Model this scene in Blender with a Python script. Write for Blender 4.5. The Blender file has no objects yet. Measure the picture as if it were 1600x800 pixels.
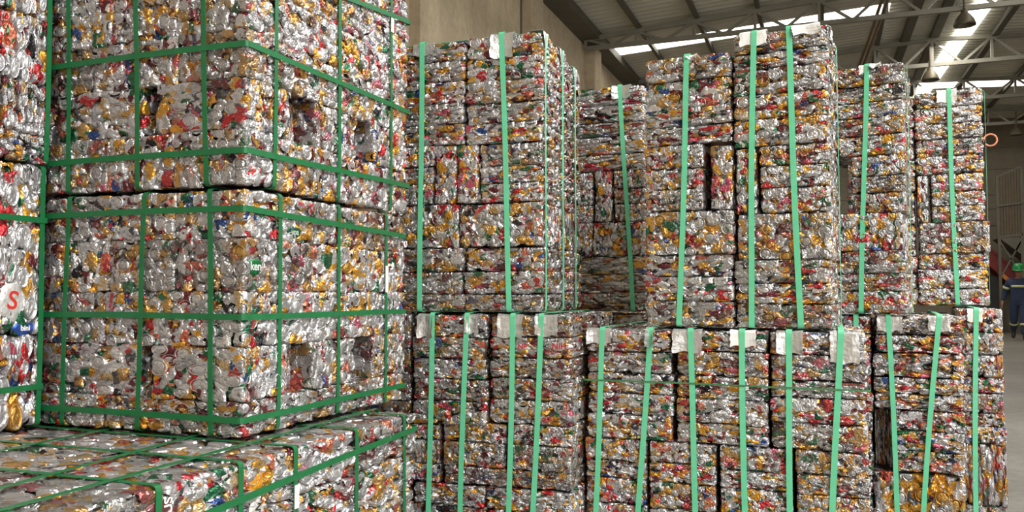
import bpy, bmesh, math, random
import numpy as np
from mathutils import Vector, Matrix

SC = bpy.context.scene
COL = SC.collection
PI = math.pi
rng = np.random.default_rng(11)
random.seed(5)

# ------------------------------------------------------------------ camera, world, lights, exposure
YAW, PITCH = math.radians(20.65), math.radians(2.64)
cam_data = bpy.data.cameras.new('camera')
cam_data.sensor_width = 36.0
cam_data.lens = 1300.0 / 1600.0 * 36.0
cam_data.clip_start, cam_data.clip_end = 0.02, 200
cam = bpy.data.objects.new('camera', cam_data)
cam.location = (0, 0, 1.1)
cam.rotation_euler = (PI / 2 + PITCH, 0, YAW)
COL.objects.link(cam)
SC.camera = cam
SC.view_settings.view_transform = 'Standard'
SC.view_settings.look = 'None'
SC.view_settings.gamma = 1.0
SC.view_settings.use_curve_mapping = False
SC.view_settings.exposure = 0.75

world = bpy.data.worlds.new('sky')
SC.world = world
world.use_nodes = True
wb = world.node_tree.nodes['Background']
wb.inputs['Color'].default_value = (0.96, 0.98, 1.0, 1)
wb.inputs['Strength'].default_value = 2.1


def area(name, loc, rot, sx, sy, power, color=(1, 1, 1)):
    d = bpy.data.lights.new(name, 'AREA')
    d.shape = 'RECTANGLE'
    d.size, d.size_y = sx, sy
    d.energy = power
    d.color = color
    o = bpy.data.objects.new(name, d)
    o.location = loc
    o.rotation_euler = rot
    COL.objects.link(o)
    return o


# daylight through the roof lights and the loading door behind the camera; the cross light is an addition
area('roof_light_long', (2.75, 4.0, 6.2), (0, 0, 0), 0.5, 12.0, 480, (1, 0.99, 0.96))
area('added_cross_light', (4.9, -2.5, 6.12), (0, 0, 0), 6.0, 0.8, 400, (1, 0.99, 0.97))  # unseen cross light, added to brighten the bale fronts from above
area('roof_light_far', (2.4, 20.0, 6.2), (0, 0, 0), 0.4, 9.0, 110, (1, 0.96, 0.88))

# ------------------------------------------------------------------ helpers


def link(o):
    COL.objects.link(o)
    return o


def tag(o, label=None, cat=None, group=None, kind=None):
    if label: o['label'] = label
    if cat: o['category'] = cat
    if group: o['group'] = group
    if kind: o['kind'] = kind
    return o


def empty(name, loc, rz=0.0):
    o = bpy.data.objects.new(name, None)
    o.empty_display_size = 0.1
    o.location = loc
    o.rotation_euler = (0, 0, rz)
    return link(o)


def mesh_obj(name, verts, faces, m, parent=None, smooth=False):
    me = bpy.data.meshes.new(name)
    me.from_pydata([tuple(v) for v in verts], [], [tuple(f) for f in faces])
    me.update()
    if m is not None:
        me.materials.append(m)
    if smooth:
        me.polygons.foreach_set('use_smooth', [True] * len(me.polygons))
    o = bpy.data.objects.new(name, me)
    if parent is not None:
        o.parent = parent
    return link(o)


class MB:
    """collects shapes for one mesh"""

    def __init__(self):
        self.v, self.f = [], []

    def box(self, x0, x1, y0, y1, z0, z1):
        b = len(self.v)
        self.v += [(x, y, z) for z in (z0, z1) for y in (y0, y1) for x in (x0, x1)]
        for q in ((0, 2, 3, 1), (4, 5, 7, 6), (0, 1, 5, 4), (2, 6, 7, 3), (0, 4, 6, 2), (1, 3, 7, 5)):
            self.f.append(tuple(b + i for i in q))
        return self

    def bar(self, p, q, w, h=None, up=(0, 0, 1)):
        h = h or w
        p, q = Vector(p), Vector(q)
        d = (q - p).normalized()
        u = Vector(up)
        if abs(d.dot(u)) > 0.98:
            u = Vector((0, 1, 0))
        s = d.cross(u).normalized() * (w / 2)
        t = s.cross(d).normalized() * (h / 2)
        b = len(self.v)
        for c in (p, q):
            self.v += [tuple(c - s - t), tuple(c + s - t), tuple(c + s + t), tuple(c - s + t)]
        for f in ((3, 2, 1, 0), (4, 5, 6, 7), (0, 1, 5, 4), (1, 2, 6, 5), (2, 3, 7, 6), (3, 0, 4, 7)):
            self.f.append(tuple(b + i for i in f))
        return self

    def tube(self, pts, r, n=8):
        pts = [Vector(p) for p in pts]
        b = len(self.v)
        for i, p in enumerate(pts):
            d = (pts[min(i + 1, len(pts) - 1)] - pts[max(i - 1, 0)]).normalized()
            u = Vector((0, 0, 1)) if abs(d.z) < 0.95 else Vector((1, 0, 0))
            s = d.cross(u).normalized()
            t = s.cross(d)
            for k in range(n):
                a = 2 * PI * k / n
                self.v.append(tuple(p + s * r * math.cos(a) + t * r * math.sin(a)))
        for i in range(len(pts) - 1):
            for k in range(n):
                self.f.append((b + i * n + k, b + i * n + (k + 1) % n, b + (i + 1) * n + (k + 1) % n, b + (i + 1) * n + k))
        self.f.append(tuple(b + k for k in reversed(range(n))))
        self.f.append(tuple(b + (len(pts) - 1) * n + k for k in range(n)))
        return self

    def lathe(self, prof, c=(0, 0, 0), n=24):
        b = len(self.v)
        for r, z in prof:
            for k in range(n):
                a = 2 * PI * k / n
                self.v.append((c[0] + r * math.cos(a), c[1] + r * math.sin(a), c[2] + z))
        for i in range(len(prof) - 1):
            for k in range(n):
                self.f.append((b + i * n + k, b + i * n + (k + 1) % n, b + (i + 1) * n + (k + 1) % n, b + (i + 1) * n + k))
        return self

    def prism(self, poly, axis, a0, a1):
        """extrude a polygon (list of 2D points) along axis x/y/z"""
        b, n = len(self.v), len(poly)
        for a in (a0, a1):
            for (p, q) in poly:
                self.v.append({'x': (a, p, q), 'y': (p, a, q), 'z': (p, q, a)}[axis])
        self.f.append(tuple(b + i for i in range(n)))
        self.f.append(tuple(b + n + i for i in reversed(range(n))))
        for i in range(n):
            j = (i + 1) % n
            self.f.append((b + i, b + n + i, b + n + j, b + j))
        return self

    def build(self, name, m, parent=None, smooth=False):
        o = mesh_obj(name, self.v, self.f, m, parent, smooth)
        bm = bmesh.new()
        bm.from_mesh(o.data)
        bmesh.ops.recalc_face_normals(bm, faces=bm.faces)
        bm.to_mesh(o.data)
        bm.free()
        return o


# ------------------------------------------------------------------ materials


def srgb(r, g, b):
    f = lambda c: (c / 255 / 12.92) if c / 255 <= 0.04045 else ((c / 255 + 0.055) / 1.055) ** 2.4
    return (f(r), f(g), f(b), 1)


class NT:
    def __init__(self, name):
        self.m = bpy.data.materials.new(name)
        self.m.use_nodes = True
        self.t = self.m.node_tree
        self.b = self.t.nodes['Principled BSDF']

    def n(self, typ, **kw):
        nd = self.t.nodes.new(typ)
        for k, v in kw.items():
            setattr(nd, k, v)
        return nd

    def l(self, a, b):
        self.t.links.new(a, b)

    def math(self, op, a, b=None, c=None):
        nd = self.n('ShaderNodeMath', operation=op)
        for i, x in enumerate((a, b, c)):
            if x is None: continue
            if isinstance(x, (int, float)): nd.inputs[i].default_value = x
            else: self.l(x, nd.inputs[i])
        return nd.outputs[0]

    def ramp(self, fac, stops, interp='LINEAR'):
        nd = self.n('ShaderNodeValToRGB')
        cr = nd.color_ramp
        cr.interpolation = interp
        while len(cr.elements) > 1:
            cr.elements.remove(cr.elements[-1])
        cr.elements[0].position = stops[0][0]
        cr.elements[0].color = stops[0][1]
        for p, c in stops[1:]:
            e = cr.elements.new(p)
            e.color = c
        self.l(fac, nd.inputs[0])
        return nd.outputs[0]

    def mix(self, fac, a, b):
        nd = self.n('ShaderNodeMix', data_type='RGBA')
        for s, x in ((nd.inputs[0], fac), (nd.inputs[6], a), (nd.inputs[7], b)):
            if isinstance(x, (int, float)): s.default_value = x
            elif isinstance(x, tuple): s.default_value = x
            else: self.l(x, s)
        return nd.outputs[2]

    def noise(self, vec, scale, detail=3, rough=0.5):
        nd = self.n('ShaderNodeTexNoise')
        nd.inputs['Scale'].default_value = scale
        nd.inputs['Detail'].default_value = detail
        nd.inputs['Roughness'].default_value = rough
        if vec is not None: self.l(vec, nd.inputs['Vector'])
        return nd.outputs['Fac']

    def bump(self, h, strength, dist):
        nd = self.n('ShaderNodeBump')
        nd.inputs['Strength'].default_value = strength
        nd.inputs['Distance'].default_value = dist
        self.l(h, nd.inputs['Height'])
        self.l(nd.outputs[0], self.b.inputs['Normal'])


def simple(name, col, rough=0.6, metal=0.0, var=0.12, scale=6.0, bump=0.0):
    m = NT(name)
    tc = m.n('ShaderNodeTexCoord')
    nz = m.noise(tc.outputs['Object'], scale, 4)
    lo = tuple(c * (1 - var) for c in col[:3]) + (1,)
    hi = tuple(min(1, c * (1 + var)) for c in col[:3]) + (1,)
    m.l(m.ramp(nz, [(0.3, lo), (0.7, hi)]), m.b.inputs['Base Color'])
    m.b.inputs['Roughness'].default_value = rough
    m.b.inputs['Metallic'].default_value = metal
    if bump:
        m.bump(nz, bump, 0.02)
    return m.m


def can_material():
    m = NT('crushed_can_metal')
    at = m.n('ShaderNodeAttribute', attribute_name='can')
    sep = m.n('ShaderNodeSeparateColor')
    m.l(at.outputs['Color'], sep.inputs[0])
    id1, id2, kind = sep.outputs[0], sep.outputs[1], sep.outputs[2]
    oi = m.n('ShaderNodeObjectInfo')
    rnd = oi.outputs['Random']
    tc = m.n('ShaderNodeTexCoord')
    off = m.n('ShaderNodeCombineXYZ')
    m.l(m.math('MULTIPLY', rnd, 37.0), off.inputs[0])
    m.l(m.math('MULTIPLY', id1, 11.0), off.inputs[1])
    add = m.n('ShaderNodeVectorMath', operation='ADD')
    m.l(tc.outputs['Object'], add.inputs[0])
    m.l(off.outputs[0], add.inputs[1])
    P = add.outputs[0]
    idx = m.math('FRACT', m.math('ADD', id1, m.math('MULTIPLY', rnd, 17.3)))
    idy = m.math('FRACT', m.math('ADD', id2, m.math('MULTIPLY', rnd, 9.1)))
    silver = (0.56, 0.56, 0.575, 1)
    pal = [(0.0, silver), (0.18, (0.40, 0.40, 0.42, 1)), (0.25, (0.68, 0.67, 0.69, 1)), (0.35, srgb(214, 158, 58)), (0.455, srgb(184, 146, 90)),
           (0.53, (0.60, 0.58, 0.63, 1)), (0.58, srgb(196, 54, 60)), (0.63, srgb(112, 50, 58)), (0.685, srgb(206, 116, 92)),
           (0.73, silver), (0.81, srgb(40, 104, 72)), (0.85, srgb(54, 80, 140)), (0.87, srgb(40, 42, 46)),
           (0.90, srgb(200, 172, 126)), (0.94, srgb(226, 162, 60)), (0.975, srgb(204, 96, 120))]
    c1 = m.ramp(idx, pal, 'CONSTANT')
    pal2 = [(0.0, silver), (0.26, (0.76, 0.75, 0.74, 1)), (0.44, srgb(182, 66, 64)), (0.54, (0.45, 0.45, 0.46, 1)), (0.66, srgb(206, 154, 66)),
            (0.78, srgb(98, 48, 54)), (0.85, srgb(48, 110, 78)), (0.91, (0.10, 0.10, 0.11, 1))]
    c2 = m.ramp(idy, pal2, 'CONSTANT')
    patch = m.noise(P, 34.0, 2.0, 0.5)
    pm = m.ramp(patch, [(0.535, (0, 0, 0, 1)), (0.56, (1, 1, 1, 1))])
    fine = m.noise(P, 120.0, 2.0, 0.6)
    fm = m.ramp(fine, [(0.62, (0, 0, 0, 1)), (0.66, (1, 1, 1, 1))])
    body = m.mix(pm, c1, c2)
    body = m.mix(m.math('MULTIPLY', fm, 0.6), body, silver)
    lidc = m.ramp(idy, [(0.0, (0.60, 0.60, 0.61, 1)), (0.82, srgb(196, 152, 78)), (0.9, (0.48, 0.48, 0.49, 1))], 'CONSTANT')
    col = m.mix(kind, body, lidc)
    # some briquettes are duller and dirtier than others
    dull = m.math('FRACT', m.math('MULTIPLY', rnd, 53.7))
    df = m.ramp(dull, [(0.35, (0.05, 0.05, 0.05, 1)), (1.0, (0.72, 0.72, 0.72, 1))])
    dirt = m.ramp(m.noise(P, 9.0, 4.0, 0.6), [(0.35, (0.15, 0.15, 0.15, 1)), (0.65, (1, 1, 1, 1))])
    col = m.mix(m.math('MULTIPLY', df, dirt), col, (0.20, 0.18, 0.16, 1))
    m.l(col, m.b.inputs['Base Color'])
    rr = m.noise(P, 16.0, 2.0)
    m.l(m.ramp(rr, [(0.3, (0.17, 0.17, 0.17, 1)), (0.75, (0.42, 0.42, 0.42, 1))]), m.b.inputs['Roughness'])
    m.b.inputs['Metallic'].default_value = 0.78
    vo = m.n('ShaderNodeTexVoronoi', feature='DISTANCE_TO_EDGE')
    vo.inputs['Scale'].default_value = 75.0
    m.l(P, vo.inputs['Vector'])
    cr = m.math('MINIMUM', vo.outputs['Distance'], 0.25)
    h = m.math('ADD', m.math('MULTIPLY', cr, 1.3), m.noise(P, 80.0, 3.0, 0.6))
    m.bump(h, 0.55, 0.006)
    return m.m


def concrete_wall(name, a, b, joint=None):
    m = NT(name)
    tc = m.n('ShaderNodeTexCoord')
    P = tc.outputs['Object']
    mp = m.n('ShaderNodeMapping')
    mp.inputs['Scale'].default_value = (1.0, 1.0, 0.35)
    m.l(P, mp.inputs[0])
    n1 = m.noise(mp.outputs[0], 1.1, 6, 0.6)
    n2 = m.noise(P, 9.0, 5, 0.65)
    mixf = m.math('ADD', m.math('MULTIPLY', n1, 0.65), m.math('MULTIPLY', n2, 0.35))
    col = m.ramp(mixf, [(0.34, a), (0.62, b)])
    sp = m.noise(P, 4.5, 2)
    spots = m.ramp(sp, [(0.68, (0, 0, 0, 1)), (0.74, (1, 1, 1, 1))])
    col = m.mix(m.math('MULTIPLY', spots, 0.25), col, tuple(c * 0.55 for c in a[:3]) + (1,))
    m.l(col, m.b.inputs['Base Color'])
    m.b.inputs['Roughness'].default_value = 0.9
    m.bump(n2, 0.25, 0.02)
    return m.m


def floor_material():
    m = NT('concrete_floor')
    tc = m.n('ShaderNodeTexCoord')
    P = tc.outputs['Object']
    n1 = m.noise(P, 0.7, 6, 0.62)
    n2 = m.noise(P, 14, 5, 0.6)
    f = m.math('ADD', m.math('MULTIPLY', n1, 0.6), m.math('MULTIPLY', n2, 0.4))
    m.l(m.ramp(f, [(0.36, srgb(92, 88, 82)), (0.62, srgb(124, 119, 111))]), m.b.inputs['Base Color'])
    m.b.inputs['Roughness'].default_value = 0.62
    m.bump(n2, 0.2, 0.01)
    return m.m


def emit(name, col, s):
    m = NT(name)
    m.b.inputs['Base Color'].default_value = (0.8, 0.8, 0.8, 1)
    tc = m.n('ShaderNodeTexCoord')
    nz = m.noise(tc.outputs['Object'], 3.0, 3)
    m.l(m.ramp(nz, [(0.3, tuple(c * 0.9 for c in col[:3]) + (1,)), (0.7, col)]), m.b.inputs['Emission Color'])
    m.b.inputs['Emission Strength'].default_value = s
    return m.m


CAN = can_material()
STRAP_LIGHT = simple('mint_green_band', srgb(104, 200, 154), 0.38, 0, 0.06, 30)
STRAP_DARK = simple('dark_green_band', srgb(22, 104, 58), 0.38, 0, 0.10, 30)
SHEET = simple('aluminium_sheet', (0.72, 0.72, 0.72, 1), 0.36, 0.75, 0.05, 40, 0.3)
CARD = simple('white_card', (0.80, 0.79, 0.76, 1), 0.7, 0, 0.05, 30)
SEAL = simple('clear_tape', (0.82, 0.82, 0.80, 1), 0.3, 0, 0.04, 40)
CONC = concrete_wall('precast_concrete', srgb(166, 150, 125), srgb(212, 196, 166))
CONC_END = concrete_wall('grey_block_wall', srgb(108, 101, 88), srgb(128, 120, 104))
FLOOR = floor_material()
ROOF = simple('galvanised_roof_sheet', srgb(192, 190, 178), 0.6, 0.1, 0.10, 1.2)
STEEL = simple('grey_painted_steel', srgb(138, 135, 123), 0.55, 0.1, 0.08, 5)
STEEL_D = simple('dark_roof_beam', srgb(92, 88, 78), 0.6, 0.1, 0.10, 3)
SKY = emit('lit_roof_light', (1.0, 0.96, 0.86, 1), 3.0)
LAMP = simple('lamp_shade_metal', srgb(96, 88, 72), 0.5, 0.3, 0.08, 12)
BULB = simple('lamp_glass', (0.8, 0.78, 0.72, 1), 0.3, 0, 0.02, 12)
RUST = simple('brown_pipe', srgb(112, 92, 66), 0.6, 0.2, 0.15, 9)

# ------------------------------------------------------------------ setting
WL, WR, WB, WF = -4.35, 8.6, 28.0, -6.0
RIDGE, ZE, ZR = 2.13, 6.12, 6.47


def roof_z(x):
    return ZE + (ZR - ZE) * (1 - abs(x - RIDGE) / (RIDGE - WL))


fl = MB().box(WL - 1, WR + 1, WF - 6, WB + 1, -0.2, 0).build('floor', FLOOR)
tag(fl, kind='structure')
MBw = MB().box(WL - 0.25, WL, WF, WB, 0, 7.0)
wl = MBw.build('wall_left', CONC)
tag(wl, kind='structure')
wbk = MB().box(WL, WR, WB, WB + 0.25, 0, 7.0)
wb_o = wbk.build('wall_back', CONC_END)
tag(wb_o, kind='structure')
wrm = MB()
for y0, y1 in ((WF, -4.5), (1.5, 8.5), (11.0, WB)):
    wrm.box(WR, WR + 0.25, y0, y1, 0, 7.0)
wrm.box(WR, WR + 0.25, WF, WB, 5.0, 7.0)
wr = wrm.build('wall_right', CONC)
tag(wr, kind='structure')
wfm = MB().box(WL, 4.0, WF - 0.25, WF, 0, 7.0).box(8.4, WR, WF - 0.25, WF, 0, 7.0).box(WL, WR, WF - 0.25, WF, 4.6, 7.0)
wf = wfm.build('wall_front', CONC)
tag(wf, kind='structure')
# joints of the end wall: shallow protruding courses
k = 1
for z in (1.1, 2.1, 3.17, 3.66, 4.08, 4.84, 5.5):
    t = MB().box(WL, WR, WB - 0.025, WB, z - 0.035, z + 0.035).build('trim_%d' % k, CONC_END)
    tag(t, kind='structure')
    k += 1
# pilasters of the left wall
for y0, y1, dp in ((4.6, 5.2, 0.14), (8.25, 8.75, 0.14), (12.0, 12.6, 0.14), (15.6, 16.1, 0.2), (19.2, 19.7, 0.2), (22.8, 23.3, 0.2)):
    t = MB().box(WL, WL + dp, y0, y1, 0, 5.95).build('trim_%d' % k, CONC)
    tag(t, kind='structure')
    k += 1
# dark joint strips beside the pilasters
for y in (8.1, 11.93):
    t = MB().box(WL - 0.001, WL + 0.012, y - 0.03, y + 0.03, 0, 6.0).build('trim_%d' % k, STEEL_D)
    tag(t, kind='structure')
    k += 1
# eaves beam
t = MB().box(WL - 0.05, WL + 0.38, WF, WB, 5.98, 6.14).build('trim_%d' % k, STEEL_D)
tag(t, kind='structure')
k += 1


def corrugated(x0, x1, y0, y1, pitch=0.2, dep=0.035):
    """roof sheet, ribs running down the slope"""
    ys, zs = [], []
    y = y0
    while y < y1:
        for fy, fz in ((0, 0), (0.36, 0), (0.5, 1), (0.86, 1)):
            if y + fy * pitch <= y1:
                ys.append(y + fy * pitch)
                zs.append(fz * dep)
        y += pitch
    ys.append(y1)
    zs.append(0)
    return ys, zs


def roof_panel(m, x0, x1, y0, y1):
    ys, zs = corrugated(x0, x1, y0, y1)
    b = len(m.v)
    for y, z in zip(ys, zs):
        m.v.append((x0, y, roof_z(x0) + z))
        m.v.append((x1, y, roof_z(x1) + z))
        m.v.append((x1, y, roof_z(x1) + z + 0.02))
        m.v.append((x0, y, roof_z(x0) + z + 0.02))
    for i in range(len(ys) - 1):
        a, c = b + 4 * i, b + 4 * i + 4
        m.f += [(a, a + 1, c + 1, c), (a + 3, c + 3, c + 2, a + 2)]


rm = MB()
# bands of roof left of the long roof light, right of it, with the two cross roof lights let in
SX0, SX1 = 2.50, 2.92
Y1a, Y1b, Y2a, Y2b = 16.45, 17.1, 22.95, 23.95
for (xa, xb) in ((WL - 0.3, -4.05), (-4.05, 1.2), (1.2, RIDGE), (RIDGE, WR + 0.3)):
    cuts = [(WF - 1, Y1a), (Y1b, Y2a), (Y2b, WB + 0.3)] if xa == -4.05 else [(WF - 1, WB + 0.3)]
    if xa in (1.2, RIDGE):
        cuts = [(WF - 1, Y2a), (Y2b, WB + 0.3)]
    for (ya, yb) in cuts:
        roof_panel(rm, xa, xb, ya, yb)
ce = rm.build('ceiling', ROOF)
tag(ce, kind='structure')
wn = 1


def skylight(xa, xb, ya, yb, z0=0.03):
    global wn
    m = MB()
    x_mid = [xa] + ([RIDGE] if xa < RIDGE < xb else []) + [xb]
    for a, c in zip(x_mid[:-1], x_mid[1:]):
        b = len(m.v)
        for dz in (z0, z0 + 0.02):
            m.v += [(a, ya, roof_z(a) + dz), (c, ya, roof_z(c) + dz), (c, yb, roof_z(c) + dz), (a, yb, roof_z(a) + dz)]
        m.f += [(b, b + 1, b + 2, b + 3), (b + 7, b + 6, b + 5, b + 4)]
    o = m.build('window_%d' % wn, SKY)
    tag(o, kind='structure')
    wn += 1


skylight(-4.05, 1.2, Y1a, Y1b)
skylight(-4.05, WR, Y2a, Y2b)
skylight(1.8, 8.0, -2.9, -2.1, -0.03)  # unseen glowing panel, added to go with the cross light
xs_ = lambda y: 2.80 - (y - 17.0) * 0.045
for ya, yb in ((-3.0, 10.0), (10.2, WB - 0.5)):
    v_ = []
    for dz in (-0.03, -0.01):
        for y, sg in ((ya, -1), (ya, 1), (yb, 1), (yb, -1)):
            x = xs_(y) + sg * 0.165
            v_.append((x, y, roof_z(x) + dz))
    o_ = mesh_obj('window_%d' % wn, v_, [(0, 1, 2, 3), (7, 6, 5, 4), (0, 4, 5, 1), (1, 5, 6, 2), (2, 6, 7, 3), (3, 7, 4, 0)], SKY)
    tag(o_, kind='structure')
    wn += 1
# purlins along the hall
for i in range(13):
    x = WL + 0.05 + 1.08 * i
    if x > WR: break
    wdt = 0.07
    if i == 6: wdt = 0.16
    z = roof_z(x) - 0.05
    t = MB().bar((x, 6.0, z), (x, WB, z), wdt, 0.09).build('trim_%d' % k, STEEL_D)
    tag(t, kind='structure')
    k += 1
for x in (1.8, 3.45):
    z = roof_z(x) - 0.06
    t = MB().bar((x, 6.0, z), (x - 0.3, WB, z), 0.16 if x < 2 else 0.12, 0.10).build('trim_%d' % k, STEEL_D)
    tag(t, kind='structure')
    k += 1

# roof trusses
TR = [(15.3, 'nearest steel roof truss, its left end on the concrete pilaster above the bales'),
      (18.9, 'steel roof truss second from the front, crossing behind the upper pendant lamp'),
      (22.5, 'faint steel roof truss just in front of the far cross skylight'),
      (26.1, 'farthest steel roof truss close to the grey end wall')]
for y, lab in TR:
    tr = empty('roof_truss', (RIDGE, y, 5.82))
    tag(tr, lab, 'roof truss', 'steel roof trusses')
    L = RIDGE - WL - 0.1
    top = lambda dx: (roof_z(RIDGE + dx) - 0.12) - 5.82
    R = WR - RIDGE - 0.02
    MB().bar((-L, 0, top(-L)), (0, 0, top(0)), 0.07, 0.08).bar((0, 0, top(0)), (R, 0, top(R)), 0.07, 0.08).build('top_chord', STEEL, tr)
    MB().bar((-L, 0, 0), (R, 0, 0), 0.07, 0.08).build('bottom_chord', STEEL, tr)
    nn = [-1.08 * i for i in range(6, -1, -1)] + [1.08 * i for i in range(1, 7)]
    nn = [max(-L, min(R, x)) for x in nn]
    for i, x in enumerate(nn):
        MB().bar((x, 0, 0), (x, 0, top(x)), 0.05).build('post', STEEL, tr)
    for i, (a, c) in enumerate(zip(nn[:-1], nn[1:])):
        mid = (a + c) / 2
        MB().bar((a, 0, top(a)), (mid, 0, 0), 0.045).build('brace', STEEL, tr)
        MB().bar((mid, 0, 0), (c, 0, top(c)), 0.045).build('brace', STEEL, tr)
# twin pipes slung below the roof
pr = empty('pipe_run', (0.953, 14.5, 5.93))
tag(pr, 'pair of brown pipes running along under the roof above the bales', 'pipe')
for off in (0.0, 0.09):
    MB().tube([(off + 0.35, -8, 0.0), (off, 0, 0), (off - 0.2, 3.97, 0), (off - 0.55, 11, 0)], 0.03).build('pipe', RUST, pr)

# pendant lamps
for x, y, z, top_z, lab in ((2.2, 15.2, 5.50, 6.2, 'bell-shaped pendant lamp nearest, seen against the long skylight'),
                            (2.08, 18.85, 5.49, 6.2, 'bell-shaped pendant lamp hanging just above the bale with white card'),
                            (4.95, 26.0, 5.45, 6.1, 'small pendant lamp at the right edge before the end wall')):
    la = empty('pendant_lamp', (x, y, z))
    tag(la, lab, 'lamp', 'pendant lamps under the roof')
    MB().lathe([(0.03, 0.27), (0.05, 0.26), (0.055, 0.21), (0.09, 0.175), (0.14, 0.10), (0.165, 0.03), (0.17, 0.0), (0.162, 0.0), (0.157, 0.03),
                (0.132, 0.095), (0.083, 0.167), (0.0, 0.19)]).build('lamp_shade', LAMP, la, True)
    MB().tube([(0, 0, 0.28), (0, 0, top_z - z)], 0.018).build('rod', LAMP, la)
    MB().lathe([(0.0, 0.04), (0.04, 0.05), (0.055, 0.09), (0.04, 0.14), (0.03, 0.2)], n=14).build('bulb', BULB, la, True)

# ------------------------------------------------------------------ crushed-can briquettes (real folded sheet, one mesh per variant)
G = 11
_s = np.linspace(-1, 1, G)
_S, _T = np.meshgrid(_s, _s, indexing='ij')
DX = _S * np.sqrt(1 - _T ** 2 / 2)
DY = _T * np.sqrt(1 - _S ** 2 / 2)
DR = np.sqrt(DX ** 2 + DY ** 2)
_q = np.arange(G * G).reshape(G, G)
GF = np.stack([_q[:-1, :-1], _q[1:, :-1], _q[1:, 1:], _q[:-1, 1:]], -1).reshape(-1, 4)
# polar template for can ends
LR = np.array([0.0, 0.22, 0.42, 0.60, 0.70, 0.76, 0.83, 0.91, 0.97, 1.0])
LH = np.array([0.0, 0.0002, 0.0004, 0.0, -0.0006, -0.0032, -0.0030, 0.0016, 0.0010, -0.010])
NT_ = 22
_th = np.linspace(0, 2 * PI, NT_, endpoint=False)
LXY = np.stack([np.outer(LR, np.cos(_th)), np.outer(LR, np.sin(_th))], -1).reshape(-1, 2)
LHH = np.repeat(LH, NT_)
_p = np.arange(len(LR) * NT_).reshape(len(LR), NT_)
LF = np.stack([_p[:-1, :], _p[1:, :], np.roll(_p, -1, 1)[1:, :], np.roll(_p, -1, 1)[:-1, :]], -1).reshape(-1, 4)


def tri(x):
    return np.abs((x % 1.0) - 0.5) * 2


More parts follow.
